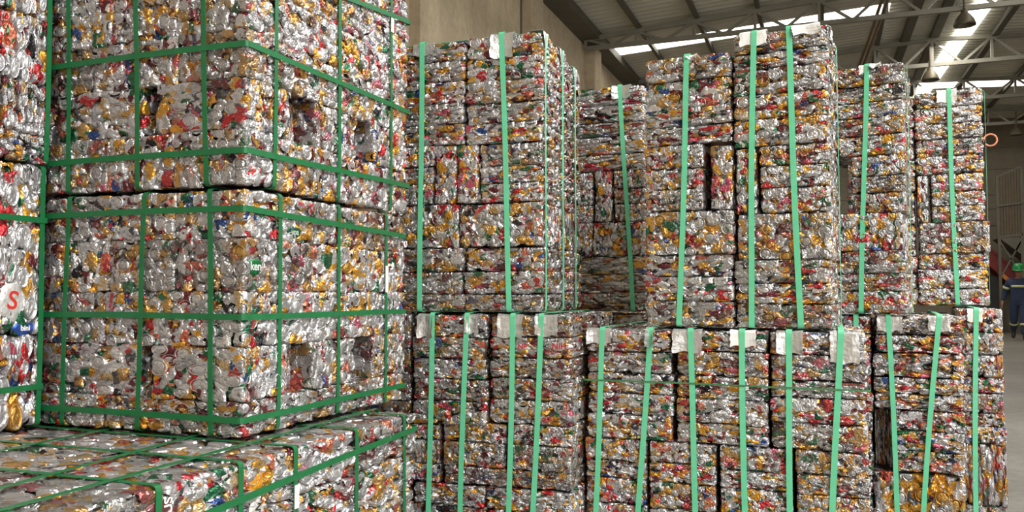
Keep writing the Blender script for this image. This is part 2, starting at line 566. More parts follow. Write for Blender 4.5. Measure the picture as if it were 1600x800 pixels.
class CanBuilder:
    def __init__(self):
        self.V, self.F, self.C, self.S = [], [], [], []
        self.n = 0

    def add(self, v, f, c):
        self.V.append(v)
        self.F.append(f + self.n)
        self.C.append(c)
        self.S.append(np.full(len(f), bool(c[0, 2] > 0.5)))
        self.n += len(v)

    def core(self, sx, sy, sz, inset=0.011):
        a, b, c = sx / 2 - inset, sy / 2 - inset, sz / 2 - inset
        v = np.array([(x, y, z) for z in (-c, c) for y in (-b, b) for x in (-a, a)])
        f = np.array([(0, 2, 3, 1), (4, 5, 7, 6), (0, 1, 5, 4), (2, 6, 7, 3), (0, 4, 6, 2), (1, 3, 7, 5)])
        self.add(v, f, np.tile(np.array([0.86, 0.1, 0.0, 1.0]), (8, 1)))

    def face(self, ctr, ua, ub, un, A, B, style, rg):
        """cover one face (half sizes A, B) with flattened can pieces"""
        ctr, ua, ub, un = (np.array(q, float) for q in (ctr, ua, ub, un))
        if style == 'edge_a':      # folded strips lying along a
            la, lb = 0.032, 0.0135
        elif style == 'edge_b':
            la, lb = 0.0135, 0.032
        elif style == 'mixed':
            la, lb = 0.024, 0.019
        else:
            la, lb = 0.026, 0.025
        nx = max(1, int(math.ceil(2 * A / (la * 1.32))))
        ny = max(1, int(math.ceil(2 * B / (lb * 1.32))))
        cells = [(i, j) for i in range(nx) for j in range(ny)]
        rg.shuffle(cells)
        lidp = {'edge_a': 0.12, 'edge_b': 0.12, 'mixed': 0.20, 'round': 0.27}[style]
        for (i, j) in cells:
            ca = -A + (i + 0.5 + rg.uniform(-0.42, 0.42)) * 2 * A / nx
            cb = -B + (j + 0.5 + rg.uniform(-0.42, 0.42)) * 2 * B / ny
            base = rg.uniform(-0.012, 0.001)
            if rg.random() < lidp:
                r = rg.uniform(0.019, 0.0245)
                sq = rg.uniform(0.82, 1.0) if style == 'round' else rg.uniform(0.55, 1.0)
                xa, xb = LXY[:, 0] * r, LXY[:, 1] * r
                if style == 'edge_a': xb = xb * sq * 0.8
                elif style == 'edge_b': xa = xa * sq * 0.8
                else:
                    an = rg.uniform(0, PI)
                    p_, q_ = xa * math.cos(an) - xb * math.sin(an), (xa * math.sin(an) + xb * math.cos(an)) * sq
                    xa, xb = p_, q_
                h = LHH.copy() * rg.uniform(1.3, 1.9)
                # the pull tab
                tx, ty = rg.uniform(-0.2, 0.2, 2)
                h += 0.0016 * np.exp(-(((LXY[:, 0] - tx) / 0.18) ** 2 + ((LXY[:, 1] - ty) / 0.36) ** 2))
                for _ in range(2):
                    an, fq, ph = rg.uniform(0, 2 * PI), rg.uniform(8, 20), rg.random()
                    h += 0.0012 * (tri((xa * math.cos(an) + xb * math.sin(an)) * fq + ph) - 0.5)
                h += rg.uniform(-0.0035, 0.0005) + 0.0015
                h += xa * rg.uniform(-0.06, 0.06) + xb * rg.uniform(-0.06, 0.06)
                f, kind = LF, 1.0
            else:
                ra, rb = la * rg.uniform(0.75, 1.5), lb * rg.uniform(0.75, 1.4)
                an = rg.uniform(-0.35, 0.35) if style.startswith('edge') else rg.uniform(0, PI)
                x0, y0 = DX.ravel() * ra, DY.ravel() * rb
                # ragged outline
                wob = 1 + 0.16 * np.sin(np.arctan2(DY.ravel(), DX.ravel()) * rg.integers(2, 5) + rg.uniform(0, 6)) + \
                    0.08 * np.sin(np.arctan2(DY.ravel(), DX.ravel()) * rg.integers(5, 8) + rg.uniform(0, 6))
                x0, y0 = x0 * wob, y0 * wob
                xa = x0 * math.cos(an) - y0 * math.sin(an)
                xb = x0 * math.sin(an) + y0 * math.cos(an)
                h = -0.010 * DR.ravel() ** 3.5 + base + 0.004
                for kf in range(4):
                    if style == 'edge_a': fa = rg.normal(PI / 2, 0.38)
                    elif style == 'edge_b': fa = rg.normal(0, 0.38)
                    else: fa = rg.uniform(0, PI)
                    fq = rg.uniform(14, 36) if kf < 2 else rg.uniform(40, 75)
                    am = rg.uniform(0.004, 0.0105) if kf < 2 else rg.uniform(0.0012, 0.0034)
                    wv = 0.15 * np.sin((xa * math.sin(fa) - xb * math.cos(fa)) * rg.uniform(60, 160) + rg.uniform(0, 6))
                    h = h + am * (tri((xa * math.cos(fa) + xb * math.sin(fa)) * fq + wv + rg.random()) - 0.55)
                h = h + rg.normal(0, 0.0005, h.shape)
                h = h + xa * rg.uniform(-0.12, 0.12) + xb * rg.uniform(-0.12, 0.12)
                f, kind = GF, 0.0
            a, b = ca + xa, cb + xb
            if kind < 0.5: h = np.where(h > 0.001, 0.001 + (h - 0.001) * 0.3, h)     # flattened by the press
            A0, B0 = A, B
            over = 0.0035 if style.startswith('edge') else 0.005
            A, B = A0 + rg.uniform(-0.004, over), B0 + rg.uniform(-0.003, over * 0.7)
            ex = np.maximum(np.abs(a) - A, 0)
            a = np.clip(a, -A, A)
            h = h - ex
            ex = np.maximum(np.abs(b) - B, 0)
            b = np.clip(b, -B, B)
            h = h - ex
            rr = 0.007 if style.startswith('edge') else 0.004                                               # worn corner
            h = h - np.maximum(np.abs(a) - (A - rr), 0) ** 2 / rr * 0.6 - np.maximum(np.abs(b) - (B - rr), 0) ** 2 / rr * 0.6
            A, B = A0, B0
            v = ctr[None] + a[:, None] * ua + b[:, None] * ub + h[:, None] * un
            ok = np.array([rg.random(), rg.random(), kind, 1.0])
            self.add(v, f, np.tile(ok, (len(v), 1)))

    def mesh(self, name):
        V, F, C = np.concatenate(self.V), np.concatenate(self.F), np.concatenate(self.C)
        me = bpy.data.meshes.new(name)
        me.vertices.add(len(V))
        me.vertices.foreach_set('co', V.astype(np.float32).ravel())
        me.loops.add(len(F) * 4)
        me.loops.foreach_set('vertex_index', F.astype(np.int32).ravel())
        me.polygons.add(len(F))
        me.polygons.foreach_set('loop_start', np.arange(0, len(F) * 4, 4, dtype=np.int32))
        me.polygons.foreach_set('use_smooth', np.concatenate(self.S))
        at = me.color_attributes.new('can', 'FLOAT_COLOR', 'POINT')
        at.data.foreach_set('color', C.astype(np.float32).ravel())
        me.update(calc_edges=True)
        me.validate()
        me.materials.append(CAN)
        return me


# style per face: front(-y), side(+x), other side(-x), top(+z)
KINDS_ = {
    'layer': ((0.30, 0.35, 0.079), dict(f='edge_a', r='edge_a', l='edge_a', t='round'), 10),
    'deep': ((0.30, 0.72, 0.079), dict(f='edge_a', r='edge_a', l='edge_a', t='round'), 9),
    'upright': ((0.078, 0.35, 0.23), dict(f='edge_b', r='round', l='round'), 5),
    'flat': ((0.30, 0.35, 0.157), dict(f='round', r='edge_b', l='edge_b', t='edge_b'), 6),
    'deepflat': ((0.30, 0.72, 0.157), dict(f='round', r='edge_b', l='edge_b'), 3),
    'block': ((0.23, 0.31, 0.128), dict(f='mixed', r='round', l='mixed', t='mixed'), 12),
}
VARIANTS = {}


def variant(kind):
    if kind not in VARIANTS:
        (sx, sy, sz), st, n = KINDS_[kind]
        L_ = []
        for i in range(n):
            rg = np.random.default_rng(hash_(kind) + i * 7)
            cb = CanBuilder()
            cb.core(sx, sy, sz)
            for key, ctr, ua, ub, un, A, B in (
                    ('f', (0, -sy / 2, 0), (1, 0, 0), (0, 0, 1), (0, -1, 0), sx / 2, sz / 2),
                    ('r', (sx / 2, 0, 0), (0, 1, 0), (0, 0, 1), (1, 0, 0), sy / 2, sz / 2),
                    ('l', (-sx / 2, 0, 0), (0, -1, 0), (0, 0, 1), (-1, 0, 0), sy / 2, sz / 2),
                    ('t', (0, 0, sz / 2), (1, 0, 0), (0, 1, 0), (0, 0, 1), sx / 2, sy / 2)):
                if key in st:
                    cb.face(ctr, ua, ub, un, A, B, st[key], rg)
            L_.append(cb.mesh('briquette_' + kind))
        VARIANTS[kind] = [L_, 0]
    lst = VARIANTS[kind]
    lst[1] += 1
    return lst[0][(lst[1] * 5 + lst[1] // len(lst[0])) % len(lst[0])], KINDS_[kind][0]


def hash_(s):
    return sum((i + 1) * ord(c) for i, c in enumerate(s))


def brick(parent, kind, x0, x1, y0, y1, z0, z1, jitter=0.003):
    me, (sx, sy, sz) = variant(kind)
    o = bpy.data.objects.new('briquette', me)
    o.parent = parent
    g = 0.0005 if kind == 'block' else 0.0015
    o.location = ((x0 + x1) / 2 + random.uniform(-jitter, jitter) * 0.3, (y0 + y1) / 2 + random.uniform(-jitter, jitter), (z0 + z1) / 2)
    o.scale = ((x1 - x0 - 2 * g) / sx, (y1 - y0) / sy, (z1 - z0 - 2 * g) / sz)
    o.rotation_euler = (0, random.uniform(-0.006, 0.006), random.uniform(-0.008, 0.008))
    return link(o)


# ------------------------------------------------------------------ straps, protectors


def band(name, pts, axis, width, m, parent, th=0.0012):
    """closed ribbon through 3-D points; axis = unit vector across the ribbon"""
    P = [Vector(p) for p in pts]
    n = len(P)
    ax = Vector(axis)
    v, f = [], []
    for i in range(n):
        d = (P[(i + 1) % n] - P[i - 1]).normalized()
        nr = d.cross(ax).normalized() * th
        a = ax * width / 2
        v += [tuple(P[i] - a), tuple(P[i] + a), tuple(P[i] + a + nr), tuple(P[i] - a + nr)]
    for i in range(n):
        j = (i + 1) % n
        for q in range(4):
            r = (q + 1) % 4
            f.append((i * 4 + q, i * 4 + r, j * 4 + r, j * 4 + q))
    o = mesh_obj(name, v, f, m, parent)
    bm = bmesh.new()
    bm.from_mesh(o.data)
    bmesh.ops.recalc_face_normals(bm, faces=bm.faces)
    bm.to_mesh(o.data)
    bm.free()
    return o


def round_rect(a0, a1, b0, b1, r=0.012, seg=10):
    """closed path of (a, b) pairs, counter-clockwise from the lower left"""
    pts = []
    for cx, cy, st in ((a1 - r, b0 + r, -PI / 2), (a1 - r, b1 - r, 0), (a0 + r, b1 - r, PI / 2), (a0 + r, b0 + r, PI)):
        for k_ in range(4):
            t_ = st + k_ / 3 * PI / 2
            pts.append((cx + r * math.cos(t_), cy + r * math.sin(t_)))
    out = []
    for i, p in enumerate(pts):
        q = pts[(i + 1) % len(pts)]
        out.append(p)
        if math.hypot(q[0] - p[0], q[1] - p[1]) > 0.05:
            for s in range(1, seg):
                out.append((p[0] + (q[0] - p[0]) * s / seg, p[1] + (q[1] - p[1]) * s / seg))
    return out


OFF = 0.0055


def strap_up(parent, u_top, u_bot, depth, h, width=0.0195, m=None, z_bot=0.0):
    """strap round the front, top, back and underside"""
    pts = []
    ph = random.uniform(0, 6)
    for y, z in round_rect(-OFF, depth + OFF, z_bot - 0.0, h + OFF):
        t_ = (z - z_bot) / (h - z_bot)
        u = u_bot + (u_top - u_bot) * t_ + 0.0025 * math.sin(5 * t_ + ph)
        pts.append((u, y, z))
    return band('strap', pts, (1, 0, 0), width, m or STRAP_LIGHT, parent)


def strap_cross(parent, y, w, h, width=0.0195, m=None, z_bot=0.0, x0=0.0):
    """strap round the two sides, top and underside, at depth y"""
    pts = [(x, y + 0.002 * math.sin(7 * z), z) for x, z in round_rect(x0 - OFF, w + OFF, z_bot, h + OFF)]
    return band('strap', pts, (0, 1, 0), width, m or STRAP_LIGHT, parent)


def strap_level(parent, zf, zb, w, d, width=0.016, m=None, y0=0.0):
    pts = []
    o2 = OFF + 0.0016
    for x, y in round_rect(-o2, w + o2, y0 - o2, d + o2):
        t_ = (y - y0) / (d - y0)
        pts.append((x, y, zf + (zb - zf) * t_ + 0.0015 * math.sin(6 * x + 5 * y)))
    return band('strap', pts, (0, 0, 1), width, m or STRAP_DARK, parent)


def protector(parent, u0, u1, z_low, h, m=None, flare=0.0, back=0.05, tilt=0.0, side=None, y=None):
    """bent sheet over the top edge of the bale, under a strap"""
    m = m or SHEET
    nu, ns = 9, 10
    path = [(back, h + 0.002), (0.02, h + 0.003), (0.004, h + 0.0025), (-0.0025, h - 0.003)]
    for i in range(1, 7):
        path.append((-0.003, h - 0.003 + (z_low - h) * i / 6))
    rg = np.random.default_rng(int(abs(u0) * 1000) + int(h * 77))
    f1, f2, p1, p2 = rg.uniform(1.0, 2.2), rg.uniform(1.5, 3), rg.uniform(0, 6), rg.uniform(0, 6)
    top, bot = [], []
    for j, (py, pz) in enumerate(path):
        for i in range(nu):
            s = i / (nu - 1)
            u = u0 + (u1 - u0) * s
            wv = 0.5 + 0.5 * math.sin(f1 * s * 6 + p1 + j * 0.5)
            lift = 0.005 * wv * abs(s - 0.5) * 2 + flare * (abs(s - 0.5) * 2) ** 2 * (0.3 + 0.7 * min(1, j / 6))
            u += tilt * (j / 9) + 0.002 * math.sin(f2 * j + p2)
            zz = pz + (0.004 * math.sin(9 * s + p2) if j == 9 else 0)
            if j < 3: q = (u, py, zz + lift * 0.4)
            else: q = (u, py - lift, zz)
            if side is not None:        # over the right-hand edge: swap the axes
                q = (side - q[1], y + (q[0] - (u0 + u1) / 2), q[2])
            top.append(q)
    n = len(top)
    cen = Vector((0, 0.3, h / 2)) if side is None else Vector((side - 0.3, y, h / 2))
    v = list(top)
    for p in top:
        d = (cen - Vector(p))
        d = Vector((0, 1, 0)) if side is None else Vector((-1, 0, 0))
        v.append(tuple(Vector(p) + d * 0.0008 + Vector((0, 0, -0.0008))))
    f = []
    for j in range(ns - 1):
        for i in range(nu - 1):
            a = j * nu + i
            f.append((a, a + 1, a + nu + 1, a + nu))
            f.append((n + a, n + a + nu, n + a + nu + 1, n + a + 1))
    rim = [i for i in range(nu)] + [j * nu + nu - 1 for j in range(1, ns)] + [(ns - 1) * nu + i for i in range(nu - 2, -1, -1)] + [j * nu for j in range(ns - 2, 0, -1)]
    for i in range(len(rim)):
        a, b = rim[i], rim[(i + 1) % len(rim)]
        f.append((a, n + a, n + b, b))
    return mesh_obj('edge_protector', v, f, m, parent, False)


GROUP = 'strapped bales of crushed cans'


def bale(label, origin, yaw):
    o = empty('can_bale', origin, math.radians(-yaw))
    return tag(o, label, 'bale', GROUP)


def rows(parent, u0, u1, zs, depth, kind='layer', jit=0.010):
    for a, b in zip(zs[:-1], zs[1:]):
        du = random.uniform(-jit, jit)
        brick(parent, kind, u0 + max(du, 0) * 0.6, u1 + min(du, 0) * 0.6, random.uniform(0, 0.011), depth, a, b)


# ---- upper row --------------------------------------------------------------
# bale on the left of the upper row, two briquettes wide
b = bale('two-column upper bale right beside the tall dark-green-strapped bales, concrete wall behind', (-1.54, 2.784, 1.037), -2)
D = 0.32
LR_ = [0, 0.064, 0.146, 0.233]
rows(b, 0.002, 0.296, LR_, D)
rows(b, 0.298, 0.60, LR_, D)
brick(b, 'flat', 0.0, 0.277, 0, D, 0.235, 0.396)
brick(b, 'flat', 0.281, 0.60, 0, D, 0.235, 0.393)
rows(b, 0.0, 0.176, [0.398, 0.475, 0.54, 0.618], D)
brick(b, 'upright', 0.179, 0.268, 0.003, D, 0.398, 0.618)
brick(b, 'upright', 0.272, 0.352, 0.0, D, 0.397, 0.614)
rows(b, 0.358, 0.60, [0.397, 0.467, 0.53, 0.61], D)
rows(b, 0.0, 0.298, [0.62, 0.698, 0.775, 0.858, 0.935, 1.008], D)
rows(b, 0.300, 0.60, [0.614, 0.688, 0.762, 0.846, 0.93, 1.015], D)
protector(b, 0.09, 0.178, 0.965, 1.008)
protector(b, 0.405, 0.492, 0.93, 1.016, flare=0.012)
protector(b, 0.0, 0.045, 0.965, 1.016, side=0.60, y=0.03)
protector(b, 0.0, 0.045, 0.965, 1.016, side=0.60, y=0.25)
strap_up(b, 0.127, 0.125, D, 1.012)
strap_up(b, 0.445, 0.478, D, 1.018)
strap_cross(b, 0.026, 0.60, 1.008, width=0.014)
strap_cross(b, 0.262, 0.60, 1.014, width=0.016)
# its neighbour behind
b = bale('shadowed bale close behind the two-column upper bale, only its right side showing', (-1.575, 3.13, 1.037), -2)
rows(b, 0.0, 0.298, [0, 0.08, 0.16, 0.24, 0.32, 0.40, 0.48, 0.56, 0.64, 0.72, 0.80, 0.88, 0.96, 1.02], D)
rows(b, 0.300, 0.60, [0, 0.075, 0.155, 0.24, 0.40, 0.48, 0.55, 0.63, 0.71, 0.79, 0.87, 0.95, 1.02], D)
protector(b, 0.0, 0.045, 0.965, 1.02, side=0.60, y=0.2)
strap_cross(b, 0.2, 0.60, 1.022, width=0.016)

# dark bale set back between
b = bale('dark bale set back left of the tallest middle bale, crinkled foil on its top', (-1.198, 3.665, 1.022), -2)
rows(b, 0.0, 0.45, [0, 0.085, 0.168, 0.248], 0.34)
brick(b, 'flat', 0.0, 0.205, 0, 0.34, 0.25, 0.404)
brick(b, 'flat', 0.208, 0.45, 0, 0.34, 0.25, 0.404)
rows(b, 0.0, 0.21, [0.406, 0.485, 0.558, 0.636], 0.34)
brick(b, 'upright', 0.218, 0.298, 0, 0.34, 0.406, 0.64)
rows(b, 0.306, 0.45, [0.406, 0.485, 0.558, 0.638], 0.34)
rows(b, 0.0, 0.45, [0.64, 0.715, 0.796, 0.863, 0.942, 1.022], 0.34)
protector(b, 0.303, 0.385, 0.97, 1.024, flare=0.02)
strap_up(b, 0.338, 0.39, 0.34, 1.026)

# tall middle bale, two columns
b = bale('tallest middle bale of the upper row, two columns with a black slot and three straps', (-0.617, 3.012, 0.986), 5)
D = 0.37
rows(b, 0.0, 0.318, [0, 0.089, 0.175, 0.253], D)
brick(b, 'flat', 0.003, 0.320, -0.004, D, 0.255, 0.411)
rows(b, 0.0, 0.218, [0.413, 0.491, 0.567, 0.652], D)
brick(b, 'upright', 0.242, 0.320, 0.004, D, 0.413, 0.640)
rows(b, 0.006, 0.320, [0.654, 0.72, 0.785, 0.885, 0.972], D)
rows(b, 0.322, 0.64, [0, 0.08, 0.151, 0.230], D)
brick(b, 'flat', 0.334, 0.64, 0, D, 0.232, 0.390)
brick(b, 'upright', 0.330, 0.400, 0.002, D, 0.392, 0.622)
rows(b, 0.408, 0.64, [0.392, 0.480, 0.553, 0.624], D)
rows(b, 0.326, 0.64, [0.626, 0.719, 0.805, 0.898, 0.955, 1.025], D)
protector(b, 0.160, 0.197, 0.965, 0.973, m=CARD, flare=0.01)
protector(b, 0.350, 0.441, 0.985, 1.03, m=CARD)
protector(b, 0.520, 0.612, 1.0, 1.03, m=CARD, tilt=0.01, flare=0.01)
protector(b, 0.0, 0.05, 0.99, 1.026, side=0.64, y=0.06, m=CARD)
strap_up(b, 0.164, 0.127, D, 0.976)
strap_up(b, 0.398, 0.376, D, 1.029)
strap_up(b, 0.513, 0.539, D, 1.029)
strap_cross(b, 0.30, 0.64, 1.028, width=0.014)

# next upper bale to the right
b = bale('single-strap upper bale, second from the right in the upper row', (-0.292, 3.912, 1.02), 9)
D = 0.36
rows(b, 0.0, 0.30, [0, 0.08, 0.16, 0.24, 0.32, 0.40, 0.48, 0.56, 0.64, 0.72, 0.80, 0.88, 0.96, 1.03], D)
rows(b, 0.304, 0.615, [0.0, 0.092, 0.169, 0.262], D)
brick(b, 'flat', 0.345, 0.604, -0.004, D - 0.06, 0.264, 0.424)
rows(b, 0.402, 0.62, [0.426, 0.511, 0.584, 0.670], D)
rows(b, 0.304, 0.62, [0.672, 0.759, 0.836, 0.905, 0.973, 1.060], D)
protector(b, 0.446, 0.480, 1.03, 1.062, m=CARD)
protector(b, 0.490, 0.532, 1.05, 1.062, m=CARD, flare=0.02)
strap_up(b, 0.477, 0.438, D, 1.063)
strap_cross(b, 0.12, 0.62, 1.062, width=0.012)

# right-hand upper bale
b = bale('rightmost upper-row bale, white card on top, loop of orange cord at its side', (0.111, 4.557, 1.045), 5)
D = 0.36
rows(b, 0.0, 0.312, [0, 0.08, 0.16, 0.24, 0.32, 0.40, 0.48, 0.56, 0.64, 0.72, 0.80, 0.88, 0.96, 1.04], D)
rows(b, 0.314, 0.62, [0.0, 0.084, 0.174, 0.252], D)
brick(b, 'flat', 0.325, 0.628, -0.004, D, 0.254, 0.404)
brick(b, 'upright', 0.318, 0.368, 0.0, D, 0.406, 0.640)
rows(b, 0.380, 0.612, [0.406, 0.483, 0.555, 0.640], D)
rows(b, 0.314, 0.612, [0.642, 0.732, 0.813, 0.888, 0.969, 1.050], D)
protector(b, 0.415, 0.502, 0.995, 1.052, m=CARD, flare=0.01)
strap_up(b, 0.467, 0.483, D, 1.054)
strap_cross(b, 0.1, 0.622, 1.052, width=0.012)
CORD = simple('orange_cord', srgb(225, 130, 95), 0.5, 0, 0.05, 20)
MB().tube([(0.615 + 0.028 - 0.028 * math.cos(a_), 0.05 + 0.01 * math.sin(a_), 0.80 + 0.030 * math.sin(a_)) for a_ in np.linspace(0, 5.6, 26)], 0.004, 8).build('cord_loop', CORD, b, True)

# ---- lower row --------------------------------------------------------------
b = bale('lower-row bale beside the dark-green-strapped bales, two columns, black gap at its right', (-1.45, 2.771, 0.0), -2)
D = 0.70
lowz = [0, 0.085, 0.165, 0.25, 0.335]
rows(b, 0.0, 0.302, lowz, D, 'deep')
rows(b, 0.306, 0.62, lowz, D, 'deep')
brick(b, 'deepflat', 0.02, 0.298, 0, D, 0.337, 0.412)
brick(b, 'deepflat', 0.304, 0.617, 0, D, 0.337, 0.414)
rows(b, 0.0, 0.122, [0.414, 0.478, 0.565, 0.622], D, 'deep')
rows(b, 0.134, 0.376, [0.414, 0.478, 0.565, 0.636], D, 'deep')
rows(b, 0.390, 0.617, [0.416, 0.480, 0.567, 0.638], D, 'deep')
rows(b, 0.012, 0.303, [0.624, 0.711, 0.790, 0.865, 0.942, 1.024], D, 'deep')
rows(b, 0.318, 0.62, [0.640, 0.726, 0.802, 0.874, 0.948, 1.024], D, 'deep')
for a_, c_ in zip((0, 0.1, 0.2, 0.3, 0.41, 0.5, 0.6, 0.7, 0.8, 0.9), (0.1, 0.2, 0.3, 0.41, 0.5, 0.6, 0.7, 0.8, 0.9, 1.028)):
    brick(b, 'deep', -0.30, -0.012, 0.03, D, a_, c_)
for (p0, p1, zl) in ((0.033, 0.095, 0.945), (0.222, 0.274, 0.962), (0.348, 0.442, 0.950), (0.488, 0.571, 0.957)):
    protector(b, p0, p1, zl, 1.025, flare=0.006)
for (ut, ub) in ((0.092, 0.083), (0.227, 0.209), (0.406, 0.391), (0.513, 0.481)):
    strap_up(b, ut, ub - (ut - ub) * 0.6, D, 1.027)
BALE_L1 = b

b = bale('widest lower-row bale in the middle, three columns and six mint straps', (-0.826, 2.947, 0.0), 0.5)
D = 0.71
W3 = 0.949
for (u0, u1) in ((0.0, 0.226), (0.230, 0.462), (0.474, 0.712), (0.724, W3)):
    rows(b, u0, u1, [0, 0.085, 0.17, 0.26, 0.35, 0.44, 0.508 + random.uniform(-0.01, 0.01), 0.582], D, 'deep')
rows(b, 0.008, 0.318, [0.584, 0.672, 0.745, 0.818, 0.893, 0.972], D, 'deep')
rows(b, 0.330, 0.638, [0.584, 0.654, 0.737, 0.818, 0.902, 0.972], D, 'deep')
rows(b, 0.648, W3, [0.584, 0.672, 0.756, 0.812, 0.897, 0.972], D, 'deep')
for (p0, p1, zl, fl_, mm) in ((0.010, 0.100, 0.925, 0.01, SHEET), (0.226, 0.258, 0.918, 0.03, SHEET), (0.320, 0.422, 0.902, 0.008, SHEET),
                              (0.517, 0.602, 0.926, 0.006, CARD), (0.668, 0.752, 0.905, 0.01, SHEET), (0.836, 0.926, 0.878, 0.0, SHEET)):
    protector(b, p0, p1, zl, 0.974, m=mm, flare=fl_)
for (ut, ub) in ((0.069, 0.042), (0.241, 0.200), (0.380, 0.394), (0.557, 0.558), (0.706, 0.705), (0.868, 0.837)):
    strap_up(b, ut, ub - (ut - ub) * 0.7, D, 0.976)
strap_level(b, 0.79, 0.79, W3, D, width=0.006, m=simple('thin_green_twine', srgb(70, 120, 80), 0.5))

b = bale('lower-row bale right of the widest one, two straps leaning together downwards', (-0.097, 3.882, 0.0), 4)
D = 1.06
rows(b, 0.0, 0.275, [0, 0.08, 0.17, 0.25, 0.33, 0.42, 0.51, 0.60, 0.684, 0.755, 0.853, 0.93, 1.008], D, 'deep')
rows(b, 0.278, 0.62, [0, 0.11], D, 'deepflat')
brick(b, 'deepflat', 0.276, 0.618, 0.004, D, 0.112, 0.355)
rows(b, 0.350, 0.62, [0.36, 0.449, 0.531, 0.613], D, 'deep')
brick(b, 'deepflat', 0.277, 0.348, 0.10, D, 0.36, 0.613)
rows(b, 0.281, 0.618, [0.615, 0.684, 0.752], D, 'deep')
brick(b, 'deepflat', 0.279, 0.62, 0.0, D, 0.754, 0.853)
rows(b, 0.290, 0.616, [0.855, 0.93, 1.004], D, 'deep')
protector(b, 0.299, 0.396, 0.948, 1.008)
protector(b, 0.493, 0.575, 0.950, 1.008)
strap_up(b, 0.343, 0.368, D, 1.010)
strap_up(b, 0.534, 0.44, D, 1.010)
strap_up(b, 0.215, 0.215, D, 1.010)

b = bale('narrow end bale of the lower row beside the open floor, one strap', (0.550, 4.131, 0.0), 4)
D = 0.74
rows(b, 0.0, 0.165, [0, 0.09, 0.186], D, 'deep')
brick(b, 'deepflat', 0.0, 0.168, 0.0, D, 0.188, 0.449)
rows(b, 0.0, 0.165, [0.451, 0.526, 0.586, 0.669, 0.739, 0.836, 0.933, 1.032], D, 'deep')
protector(b, 0.029, 0.087, 0.985, 1.034, m=CARD)
strap_up(b, 0.063, 0.038, D, 1.036)

b = bale('lower bale in the dark gap, mostly hidden behind the widest lower bale', (-1.24, 3.69, 0.0), -1)
D = 0.6
for (u0, u1) in ((0.0, 0.33), (0.335, 0.66)):
    rows(b, u0, u1, [0, 0.08, 0.165, 0.25, 0.33, 0.42, 0.51, 0.60, 0.685, 0.77, 0.85, 0.93, 1.01], D, 'deep')

# ---- big bales on the left, dark green grid of straps -------------------------
WA = 0.69
AX, AY = -2.09, 1.757
GAP_R = ((0.19, 0.315), (0.545, 0.655))


def grid_bale(b, zs, slot_row, depth, slots_front, z0):
    dcol = [0.0, 0.31, 0.61, depth]
    for i, (a, c) in enumerate(zip(zs[:-1], zs[1:])):
        a, c = a - z0, c - z0
        if i == slot_row:
            (s0, s1) = slots_front
            brick(b, 'block', 0.03 if z0 > 1 else 0.0, s0 - 0.008, 0, 0.31, a, c)
            brick(b, 'block', s1 + 0.008, WA, 0, GAP_R[0][0], a, c)
            brick(b, 'block', s1, WA, GAP_R[0][1], GAP_R[1][0], a, c)
            brick(b, 'block', s1, WA, GAP_R[1][1], depth, a, c)
            for g0, g1 in GAP_R:
                brick(b, 'block', s1 + 0.05, WA - 0.075, g0 + 0.002, g1 - 0.002, a, c)
            continue
        j = random.uniform(-0.008, 0.008)
        us = [0.0, 0.232 + j, 0.462 + j, WA]
        for u0, u1 in zip(us[:-1], us[1:]):
            brick(b, 'block', u0, u1, random.uniform(0, 0.004), dcol[1], a, c)
        jd = random.uniform(-0.02, 0.02)
        brick(b, 'block', us[2], WA, dcol[1] + 0.001, dcol[2] + jd, a, c)
        brick(b, 'block', us[2], WA, dcol[2] + jd + 0.001, dcol[3], a, c)
        if i == len(zs) - 2 or i == 0:
            for u0, u1 in zip(us[:-2], us[1:-1]):
                brick(b, 'block', u0, u1, dcol[1], depth, a, c)


def vert_straps(b, fronts, sides, depth, h):
    for u in fronts:
        strap_up(b, u[0], u[1], depth, h, 0.0155, STRAP_DARK)
    for y in sides:
        strap_cross(b, y, WA, h, 0.0155, STRAP_DARK)


def seal(parent, x, y, z0, z1, nrm):
    m = MB()
    if nrm == 'x': m.box(x + OFF + 0.001, x + OFF + 0.0032, y - 0.0085, y + 0.0085, z0, z1)
    else: m.box(x - 0.0085, x + 0.0085, y - OFF - 0.0032, y - OFF - 0.001, z0, z1)
    m.build('strap_seal', SEAL, parent)


b = bale('upper of the two tall stacked bales with dark green strap grid, reaching above the frame', (AX, AY, 1.386), 0)
zs = [1.368, 1.515, 1.65, 1.78, 1.91, 2.025, 2.135]
grid_bale(b, zs, 1, 0.895, (0.350, 0.386), 1.368)
h = 2.135 - 1.368
vert_straps(b, ((0.062, 0.088), (0.312, 0.338), (0.542, 0.572)), (0.118, 0.436, 0.762), 0.895, h)
strap_level(b, 1.735 - 1.368, 1.735 - 1.368, WA, 0.895)
strap_level(b, 1.456 - 1.368, 1.468 - 1.368, WA, 0.895)
strap_level(b, 1.955 - 1.368, 2.065 - 1.368, WA, 0.895)
seal(b, WA, 0.762, 1.99 - 1.368, 2.04 - 1.368, 'x')
BALE_AU = b

b = bale('lower of the two stacked bales with dark green strap grid, resting on the front bale', (AX, AY, 0.734), 0)
zs = [0.727, 0.816, 0.955, 1.10, 1.24, 1.365]
grid_bale(b, zs, 1, 0.872, (0.356, 0.388), 0.727)
h = 1.365 - 0.727
vert_straps(b, ((0.091, 0.083), (0.366, 0.352), (0.582, 0.602)), (0.148, 0.442, 0.735), 0.872, h)
strap_level(b, 1.316 - 0.727, 1.297 - 0.727, WA, 0.872)
strap_level(b, 1.036 - 0.727, 1.032 - 0.727, WA, 0.872)
strap_level(b, 0.773 - 0.727, 0.773 - 0.727, WA, 0.872)
seal(b, WA, 0.735, 1.10 - 0.727, 1.19 - 0.727, 'x')
BALE_AL = b

